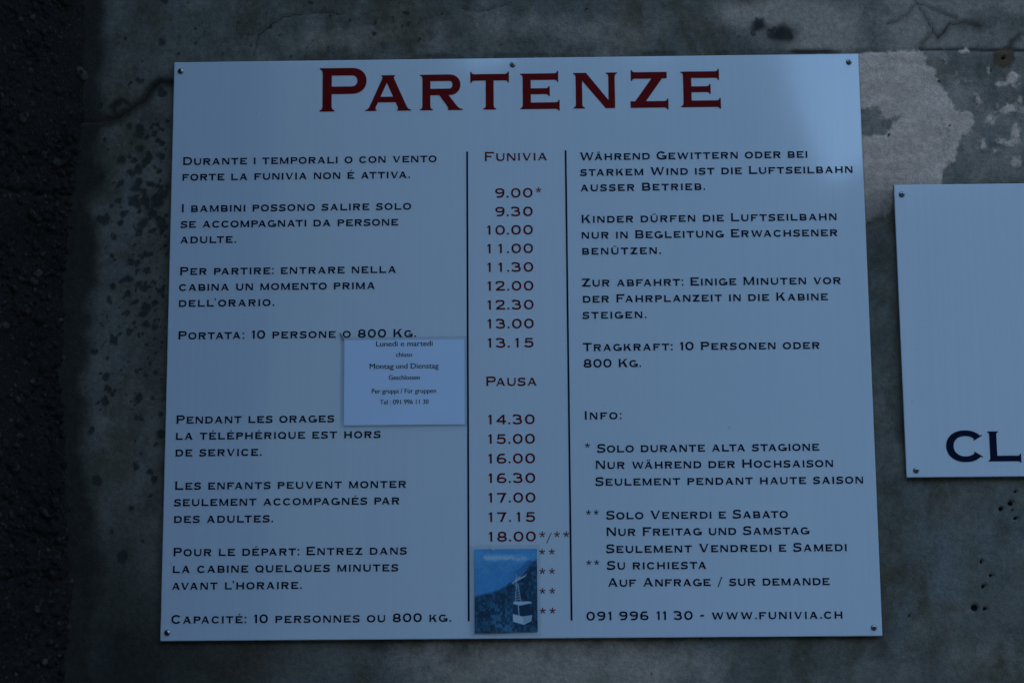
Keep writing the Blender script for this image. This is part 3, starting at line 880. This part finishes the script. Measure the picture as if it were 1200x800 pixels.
def make_screw(name, x, z, parent, turn=0.0):
    """domed pan head with a recessed six-lobe socket, and a plain flange below it"""
    V = []; F = []; n = 36
    prof = [(4.0, 0.0), (4.0, 0.35), (3.75, 0.6), (3.5, 1.0), (3.0, 1.6), (2.6, 1.95), (2.25, 2.1)]
    rings = []
    for r_, h in prof:
        b = len(V)
        for k in range(n):
            a = 2 * math.pi * k / n
            V.append((r_ * .00092 * math.cos(a), -h * .001, r_ * .00092 * math.sin(a)))
        rings.append(b)
    def lobe(h, sc):
        b = len(V)
        for k in range(n):
            a = 2 * math.pi * k / n + turn
            rr = (1.80 + .34 * math.cos(6 * a)) * sc
            V.append((rr * .00092 * math.cos(a - turn), -h * .001, rr * .00092 * math.sin(a - turn)))
        rings.append(b)
    nh = len(rings)
    lobe(2.15, 1.0)
    for j in range(nh):
        for k in range(n): F.append((rings[j] + k, rings[j + 1] + k, rings[j + 1] + (k + 1) % n, rings[j] + (k + 1) % n))
    loc = (x * .001, -0.0001, z * .001)
    o = link(name, mesh_from(name, V, F, True), M_STEEL, parent, loc)
    V = []; F = []; rings = []
    lobe(2.149, 0.999); lobe(0.5, 0.92)
    for k in range(n): F.append((k, n + k, n + (k + 1) % n, (k + 1) % n))
    F.append(tuple(range(n, 2 * n)))
    link('socket', mesh_from('socket', V, F), M_RECESS, o)
    return o

# ------------------------------------------------------------------ departure board
board = empty('departure_board', (0, 0, 0))
tag(board, 'large white cable car timetable board headed Partenze, screwed to the plaster wall', 'sign')
slab('panel', 0, .830, 0, .6922, 0, .0032, M_BOARD, board, edge=M_EDGE)

def title():
    V = []; F = []
    # capital P, then small capitals; each letter at its own measured place
    spec = [('P', 177.7, 234.7, 54.3), ('A', 233.0, 288.9, 44.6), ('R', 299.3, 351.1, 44.6), ('T', 360.3, 407.1, 44.4), ('E', 420.6, 468.1, 44.4), ('N', 484.6, 537.9, 44.4), ('Z', 553.4, 599.1, 44.4), ('E', 614.2, 662.1, 44.4)]
    for ch, x0, x1, h in spec:
        vs, ts, W = glyph_tris(ch, 0.205 if ch == 'P' else 0.218, 0.066)
        sx = (x1 - x0) / W; b = len(V)
        V += [(x0 + a * sx, 0, 627.6 + c * h) for a, c in vs]; F += [tuple(b + i for i in t) for t in ts]
    me = mesh_from('title_lettering', [(a * .001, -0.0004, c * .001) for a, _, c in V], F)
    o = link('title_lettering', me, M_RED, board); o['label'] = 'large dark red heading reading Partenze'
title()

CAP = 9.75; WT = 0.222
LX = 12.9; RX = 492.0
def para(label, *lines):
    put_text('text_paragraph', lines, CAP, WT, M_NAVY, board, label=label)
para('dark blue Italian paragraph about storms and strong wind', ('Durante i temporali o con vento', 13.6, 319.5, 563.3), ('forte la funivia non é attiva.', 13.4, 287.5, 544.0))
para('dark blue Italian paragraph about children', ('I bambini possono salire solo', 13.4, 289.0, 505.3), ('se accompagnati da persone', 12.9, 273.5, 486.1), ('adulte.', 12.7, 79.6, 467.2))
para('dark blue Italian paragraph about departing', ('Per partire: entrare nella', 13.2, 271.4, 428.7), ('cabina un momento prima', 12.6, 246.3, 409.5), ("dell'orario.", 12.6, 126.5, 390.3))
para('dark blue Italian line about the load of 800 kg', ('Portata: 10 persone o 800 Kg.', 13.0, 295.0, 351.3))
para('dark blue French paragraph about storms', ('Pendant les orages', 13.0, 199.0, 251.3), ('la téléphérique est hors', 12.8, 253.7, 232.3), ('de service.', 12.8, 114.3, 212.8))
para('dark blue French paragraph about children', ('Les enfants peuvent monter', 13.2, 284.0, 173.9), ('seulement accompagnés par', 12.9, 276.2, 154.8), ('des adultes.', 13.0, 128.8, 135.3))
para('dark blue French paragraph about departing', ('Pour le départ: Entrez dans', 13.2, 284.7, 97.0), ('la cabine quelques minutes', 12.9, 274.8, 77.8), ("avant l'horaire.", 12.4, 163.3, 58.5))
para('dark blue French line about the load of 800 kg', ('Capacité: 10 personnes ou 800 kg.', 12.8, 335.8, 20.0))
para('dark blue German paragraph about thunderstorms', ('Während Gewittern oder bei', 491.4, 764.0, 563.4), ('starkem Wind ist die Luftseilbahn', 491.7, 817.1, 544.2), ('ausser Betrieb.', 491.6, 640.5, 525.3))
para('dark blue German paragraph about children', ('Kinder dürfen die Luftseilbahn', 492.2, 796.0, 486.7), ('nur in Begleitung Erwachsener', 492.0, 796.2, 467.4), ('benützen.', 492.3, 586.2, 448.1))
para('dark blue German paragraph about departing', ('Zur abfahrt: Einige Minuten vor', 491.8, 797.9, 409.6), ('der Fahrplanzeit in die Kabine', 492.4, 781.9, 390.3), ('steigen.', 492.1, 567.3, 371.0))
para('dark blue German lines about the load of 800 kg', ('Tragkraft: 10 Personen oder', 492.0, 770.3, 332.5), ('800 Kg.', 492.4, 559.9, 313.1))
para('dark blue word Info with a colon', ('Info:', 492.6, 535.9, 251.8))
para('dark blue note in three languages marked with one asterisk', ('Solo durante alta stagione', 506.9, 765.3, 213.0), ('Nur während der Hochsaison', 504.7, 781.0, 193.8), ('Seulement pendant haute saison', 504.2, 815.0, 174.4))
para('dark blue note about Fridays and Saturdays marked with two asterisks', ('Solo Venerdi e Sabato', 516.3, 726.4, 135.4), ('Nur Freitag und Samstag', 516.1, 750.4, 116.4), ('Seulement Vendredi e Samedi', 515.4, 793.1, 96.8))
para('dark blue note about requests marked with two asterisks', ('Su richiesta', 516.1, 630.8, 77.8), ('Auf Anfrage / sur demande', 516.7, 771.7, 58.3))
para('dark blue telephone number and web address', ('091 996 11 30 - www.funivia.ch', 491.6, 785.3, 20.3))
stars('footnote_mark', [(492.5, 214.0)], board, M_NAVY, 9.8, label='single dark blue asterisk before the season note')
stars('footnote_mark', [(492.6, 136.2), (501.6, 136.2)], board, M_NAVY, 9.8, label='two dark blue asterisks before the Friday note')
stars('footnote_mark', [(492.3, 78.6), (501.3, 78.6)], board, M_NAVY, 9.8, label='two dark blue asterisks before the request note')

put_text('column_heading', [('Funivia', 377.0, 452.3, 563.9)], 11.2, 0.195, M_TIME, board, label='dark red heading reading Funivia')
put_text('column_heading', [('Pausa', 377.4, 437.4, 292.3)], 11.2, 0.195, M_TIME, board, label='dark red heading reading Pausa')
for t, z in (('9.00', 518.8), ('9.30', 496.0), ('10.00', 473.6), ('11.00', 451.1), ('11.30', 428.5), ('12.00', 405.9), ('12.30', 383.2), ('13.00', 360.6), ('13.15', 337.8), ('14.30', 247.1), ('15.00', 224.3), ('16.00', 201.4), ('16.30', 178.6), ('17.00', 155.9), ('17.15', 133.5), ('18.00', 111.0)):
    times('departure_time', t, z, board, 'dark red departure time ' + t)
stars('footnote_mark', [(438.0, 519.0)], board, M_TIME, label='dark red asterisk after the time 9.00')
stars('footnote_mark', [(438.3, 110.2), (455.4, 110.2), (466.2, 110.2)], board, M_TIME, slash=(446.2, 109.6), label='dark red asterisks and slash after the time 18.00')
for z in (91.2, 69.0, 46.4, 24.0):
    stars('footnote_mark', [(438.0, z - .9), (449.2, z - .9)], board, M_TIME, label='pair of dark red asterisks beside the picture card')

for x in (356.2, 474.5):
    me = mesh_from('divider_line', [((x - 1.1) * .001, -.0004, .0202), ((x + 1.1) * .001, -.0004, .0202), ((x + 1.1) * .001, -.0004, .576), ((x - 1.1) * .001, -.0004, .576)], [(0, 1, 2, 3)])
    link('divider_line', me, M_NAVY, board)
for k, (x, z) in enumerate(((8.3, 680.5), (411.8, 683.4), (817.7, 681.4), (8.4, 9.6), (820.3, 9.7))):
    make_screw('screw', x, z, board, turn=0.7 * k)

# ------------------------------------------------------------------ second board, cut by the right edge of the picture
board2 = empty('information_board', (0.865, 0, 0.1806))
tag(board2, 'blank white board with dark blue letters CL near its bottom edge, right of the timetable', 'sign')
slab('panel', 0, .830, 0, .3486, 0, .0032, M_BOARD, board2, edge=M_EDGE)
def cl():
    V = []; F = []
    for ch, x0, x1, h, z in (('C', 47.5, 89.9, 35.6, 18.2), ('L', 95.6, 133.7, 35.0, 18.0)):
        vs, ts, W = glyph_tris(ch, 0.225, 0.062)
        if ch == 'C': W = max(a for a, c in vs)
        sx = (x1 - x0) / W; b = len(V)
        V += [(x0 + a * sx, 0, z + c * h) for a, c in vs]; F += [tuple(b + i for i in t) for t in ts]
    me = mesh_from('lettering', [(a * .001, -0.0004, c * .001) for a, _, c in V], F)
    link('lettering', me, M_NAVY, board2)
cl()
for k, (x, z) in enumerate(((9.3, 336.5), (11.6, 8.3))):
    make_screw('screw', x, z, board2, turn=0.5 + 0.6 * k)

# ------------------------------------------------------------------ small laminated notice
notice = empty('paper_notice', (0.2064, -0.0012, 0.2442))
tag(notice, 'small laminated paper notice with black print fixed over the timetable', 'notice')
def bent_sheet(name, x0, x1, z0, z1, y, mat, parent, curl=0.0, amp=0.0, seed=0, nx=24, nz=18, thick=0.0):
    X, Z = np.meshgrid(np.linspace(x0, x1, nx), np.linspace(z0, z1, nz))
    u = (X - x0) / (x1 - x0); v = (Z - z0) / (z1 - z0)
    Y = y - curl * ((2 * u - 1) ** 4 * 0.5 + (2 * v - 1) ** 4 * 0.5) - amp * vnoise(u * 4, v * 3, seed)
    me = grid_mesh(name, X, Y, Z)
    return link(name, me, mat, parent)
def rim_sheet(name, o, i, y, mat, parent, curl, seed, n=40):
    """clear border between the outer rectangle o and the inner rectangle i (x0, x1, z0, z1), its outer edge lifting a little"""
    def walk(r, k):
        x0, x1, z0, z1 = r; t = 4 * k / n; e = int(t) % 4; f = t - int(t)
        return ((x0 + (x1 - x0) * f, z0), (x1, z0 + (z1 - z0) * f), (x1 - (x1 - x0) * f, z1), (x0, z1 - (z1 - z0) * f))[e]
    V = []; F = []
    rr = np.random.RandomState(seed)
    for k in range(n):
        (ax, az), (bx, bz) = walk(i, k), walk(o, k)
        V += [(ax, y, az), ((ax + bx) / 2, y - curl * .3, (az + bz) / 2), (bx, y - curl * (.7 + .6 * rr.rand()), bz)]
    for k in range(n):
        a_, b_ = 3 * k, 3 * ((k + 1) % n)
        F += [(a_, a_ + 1, b_ + 1, b_), (a_ + 1, a_ + 2, b_ + 2, b_ + 1)]
    return link(name, mesh_from(name, V, F, True), mat, parent)
rim_sheet('laminate_border', (-.0003, .1486, 0, .1074), (.0042, .1458, .0032, .1038), -.0004, M_FILM, notice, .0012, 3)
bent_sheet('paper_sheet', .0040, .1460, .0030, .1040, -.0002, M_PAPER, notice, 0.0, 0.0002, 4)

def font_text(text, x0, x1, z, parent, mat, size):
    cu = bpy.data.curves.new('print', 'FONT')
    cu.body = text; cu.size = 1.0; cu.resolution_u = 4
    ob = bpy.data.objects.new('print', cu); COL.objects.link(ob)
    dg = bpy.context.evaluated_depsgraph_get()
    me = bpy.data.meshes.new_from_object(ob.evaluated_get(dg))
    bpy.data.objects.remove(ob); bpy.data.curves.remove(cu)
    co = np.zeros(len(me.vertices) * 3, np.float32); me.vertices.foreach_get('co', co); co = co.reshape(-1, 3)
    mn, mx = co[:, 0].min(), co[:, 0].max()
    out = np.zeros_like(co)
    out[:, 0] = x0 + (co[:, 0] - mn) / (mx - mn) * (x1 - x0)
    out[:, 2] = z + co[:, 1] * size
    out *= 0.001
    out[:, 1] = -0.00045
    me.vertices.foreach_set('co', out.reshape(-1)); me.update()
    # a second pass of ink a hair to the right thickens the strokes
    vs = [tuple(v) for v in out] + [(v[0] + .00028, v[1] - .00004, v[2]) for v in out]
    fs = [tuple(p.vertices) for p in me.polygons]; nv = len(out)
    bpy.data.meshes.remove(me)
    me = mesh_from('printed_line', vs, fs + [tuple(i + nv for i in f) for f in fs])
    o = link('printed_line', me, mat, parent)
    return o
for t, x0, x1, z, s in (('Lunedi e martedi', 41.5, 108.2, 96.2, 9.0), ('chiuso', 65.1, 84.1, 83.6, 7.8), ('Montag und Dienstag', 34.1, 115.2, 69.5, 9.0), ('Geschlossen', 56.6, 93.1, 56.4, 7.8), ('Per gruppi / Für gruppen', 36.7, 112.3, 40.4, 8.0), ('Tel : 091 996 11 30', 46.5, 103.4, 27.4, 8.0)):
    font_text(t, x0, x1, z, notice, M_INK, s)
# the bit of dark tape at the corner of the pouch
me = mesh_from('tape_scrap', [(-.0022, -.0013, .1120), (-.0004, -.0013, .1126), (.0040, -.0016, .1040), (.0022, -.0016, .1032)], [(0, 1, 2, 3)])
link('tape_scrap', me, mat_simple('dirty_tape', (0.16, 0.17, 0.19), 0.5), notice)

# ------------------------------------------------------------------ picture card of the cable car
card = empty('picture_card', (0.3632, -0.0012, 0.0080))
tag(card, 'small blue cable car photograph taped to the bottom edge of the timetable', 'photograph')
def picture():
    w, h = .0722, .0942; nx, ny = 180, 235
    X, Z = np.meshgrid(np.linspace(0, w, nx), np.linspace(0, h, ny))
    u = X / w; v = Z / h
    C = np.zeros((ny, nx, 3))
    def put(mask, col):
        m = np.clip(mask, 0, 1)[..., None]; C[:] = C * (1 - m) + np.array(col) * m
    f1 = fbm(u, v, 5, 11); f2 = fbm(u, v, 26, 21); f3 = fbm(u, v, 60, 31, 2)
    C[:] = np.array((0.11, 0.40, 0.72)) * (0.85 + .3 * f1[..., None])
    cloud = sstep(.42, .62, fbm(u * .8, v * 2.2, 5, 41)) * np.exp(-((v - .90 + .02 * u) / .035) ** 2) * sstep(.05, .2, u) * sstep(.95, .7, u)
    put(cloud * .9, (0.50, 0.70, 0.85))
    far = .87 - .10 * np.abs(u - .18) - .04 * fbm(u, v * 0, 6, 51) + .09 * np.exp(-((u - .86) / .12) ** 2)
    put(sstep(-.012, .012, far - v), (0.085, 0.34, 0.66))
    put(sstep(-.01, .01, far - v) * sstep(.5, .62, fbm(u * 1.2, v * 3, 5, 61)) * .5 * sstep(.6, .75, v), (0.15, 0.42, 0.68))
    mid = .83 + .06 * np.exp(-((u - .87) / .10) ** 2) - .25 * (1 - u)
    put(sstep(-.01, .01, mid - v) * sstep(.5, .75, u) * .8, (0.035, 0.19, 0.40))
    near = .42 + .16 * u + .30 * np.clip(u - .35, 0, 1) ** 1.1 + .03 * fbm(u, v * 0, 12, 71) + .10 * sstep(.72, .95, u)
    nearm = sstep(-.02, .03, near + .02 * (f2 - .5) - v)
    put(nearm, (0.018, 0.065, 0.12))
    tex = sstep(.45, .65, f2) * .55 + sstep(.55, .75, f3) * .35
    put(nearm * tex, (0.05, 0.17, 0.29))
    put(nearm * sstep(.5, .7, fbm(u, v, 9, 81)) * .7, (0.010, 0.032, 0.06))
    low = nearm * sstep(.42, .1, v) * sstep(.15, .35, u) * sstep(.75, .5, u)
    put(low * sstep(.40, .6, f2) * .6, (0.08, 0.25, 0.40))
    def seg(a, b, t, col, k=1.0):
        ex, ez = b[0] - a[0], (b[1] - a[1])
        q = np.clip(((u - a[0]) * ex * .766 ** 2 + (v - a[1]) * ez) / (ex * ex * .766 ** 2 + ez * ez), 0, 1)
        d = np.hypot((u - a[0] - q * ex) * .766, v - a[1] - q * ez)
        put(sstep(t * 1.05, t * .45, d) * k, col)
    def quad(pts, col):
        sd_ = poly_sdf([(a * .766, b) for a, b in pts], u * .766, v)
        put(sstep(-.004, .004, sd_), col)
    pale = (0.42, 0.60, 0.70)
    # hanger, a slim lattice up to the carriage
    seg((.645, .36), (.67, .58), .006, pale, .7); seg((.735, .36), (.69, .58), .006, pale, .7)
    for k in range(6): seg((.65 + .01 * k / 2, .38 + .033 * k), (.735 - .007 * k, .40 + .033 * k), .005, pale, .65)
    seg((.66, .55), (.67, .69), .007, pale, .8); seg((.61, .59), (.80, .67), .012, pale, .9); seg((.80, .66), (.83, .70), .007, pale, .7); seg((.64, .62), (.72, .66), .012, pale, .7); seg((.61, .59), (.63, .57), .007, pale, .7)
    # cabin: pale roof, dark windows, white body
    quad([(.61, .335), (.72, .315), (.91, .345), (.88, .365), (.62, .365)], (0.50, 0.66, 0.76))
    quad([(.62, .335), (.72, .315), (.72, .185), (.62, .215)], (0.02, 0.07, 0.13)); quad([(.72, .315), (.89, .34), (.89, .19), (.72, .185)], (0.012, 0.05, 0.10))
    seg((.695, .32), (.705, .19), .007, pale, .9)
    quad([(.61, .215), (.76, .185), (.79, .085), (.61, .125)], (0.58, 0.69, 0.76)); quad([(.76, .185), (.915, .20), (.90, .125), (.79, .085)], (0.40, 0.53, 0.62))
    quad([(.80, .09), (.90, .125), (.90, .105), (.81, .07)], (0.01, 0.04, 0.08))
    C[:] = np.clip(C * (0.84 + .22 * f3[..., None] + .12 * (f2[..., None] - .5)), 0, 1)
    # the paper lifts a little and its lower edge waves
    Y = -.0002 - .0010 * (1 - v) ** 4 * (0.4 + vnoise(u * 3, v * 0, 5)) - .0004 * (2 * u - 1) ** 4
    Z2 = Z - .0016 * (1 - v) ** 6 * (vnoise(u * 4 + .3, v * 0, 8) - .2)
    return grid_mesh('picture_print', X, Y, Z2, {'picture': C})
link('picture_print', picture(), M_PICTURE, card)
rim_sheet('clear_tape', (-.0060, .0765, -.0046, .0990), (.0004, .0718, .0006, .0938), -.0016, M_TAPE, card, .0006, 9)
# worn streak on the tape
me = mesh_from('tape_crease', [(.0170, -.0022, .1000), (.0180, -.0022, .1002), (.0225, -.0022, .0925), (.0216, -.0022, .0922)], [(0, 1, 2, 3)])
link('tape_crease', me, mat_simple('tape_edge', (0.55, 0.62, 0.68), 0.4), card)

# ------------------------------------------------------------------ unseen hills, added and shaped to hold back low sky mirrored in the boards
def blocker_hills():
    az = np.radians(np.linspace(-100, 100, 1201)); el_n = 9
    A, T = np.meshgrid(az, np.linspace(0, 1, el_n))
    deg = np.degrees(A)
    # azimuth 0 looks straight out from the wall, positive to the photograph's right
    ridge = 20.2 - 5.4 * sstep(7.9, 10.6, deg) + 1.2 * sstep(12, 14.5, deg) + 5.0 * sstep(-5, -50, deg) + 2.2 * sstep(16, 40, deg) + 1.6 * (fbm(deg * .06 + 20, T * 0, 1.0, 91) - .5) * 2 + 2.4 * (fbm(deg * .45 + 83, T * 0, 1.0, 97, 2) - .5) + 1.2 * (fbm(deg * 1.3 + 80, T * 0, 1.0, 95, 4) - .5)
    dist = 420 - 180 * (1 - T)
    el = np.radians(ridge) * T ** 0.8
    Xh = dist * np.sin(A); Yh = -dist * np.cos(A)
    Zh = -6 + np.tan(el) * dist + 6 * T
    me = grid_mesh('blocker_hills', Xh, Yh, Zh)
    o = link('blocker_hills', me, M_BLOCKER_HILL); tag(o, kind='structure')
blocker_hills()
gx = np.linspace(-700, 700, 60); gy = np.concatenate([np.linspace(-700, -20, 30), np.linspace(-18, 12, 16)])
GXX, GYY = np.meshgrid(gx, gy)
tag(link('ground', grid_mesh('ground', GXX, GYY, np.full(GXX.shape, -1.45) + .0 * GXX), mat_simple('asphalt', (0.05, 0.05, 0.05), 0.95, var=0.3, scale=4)), kind='structure')
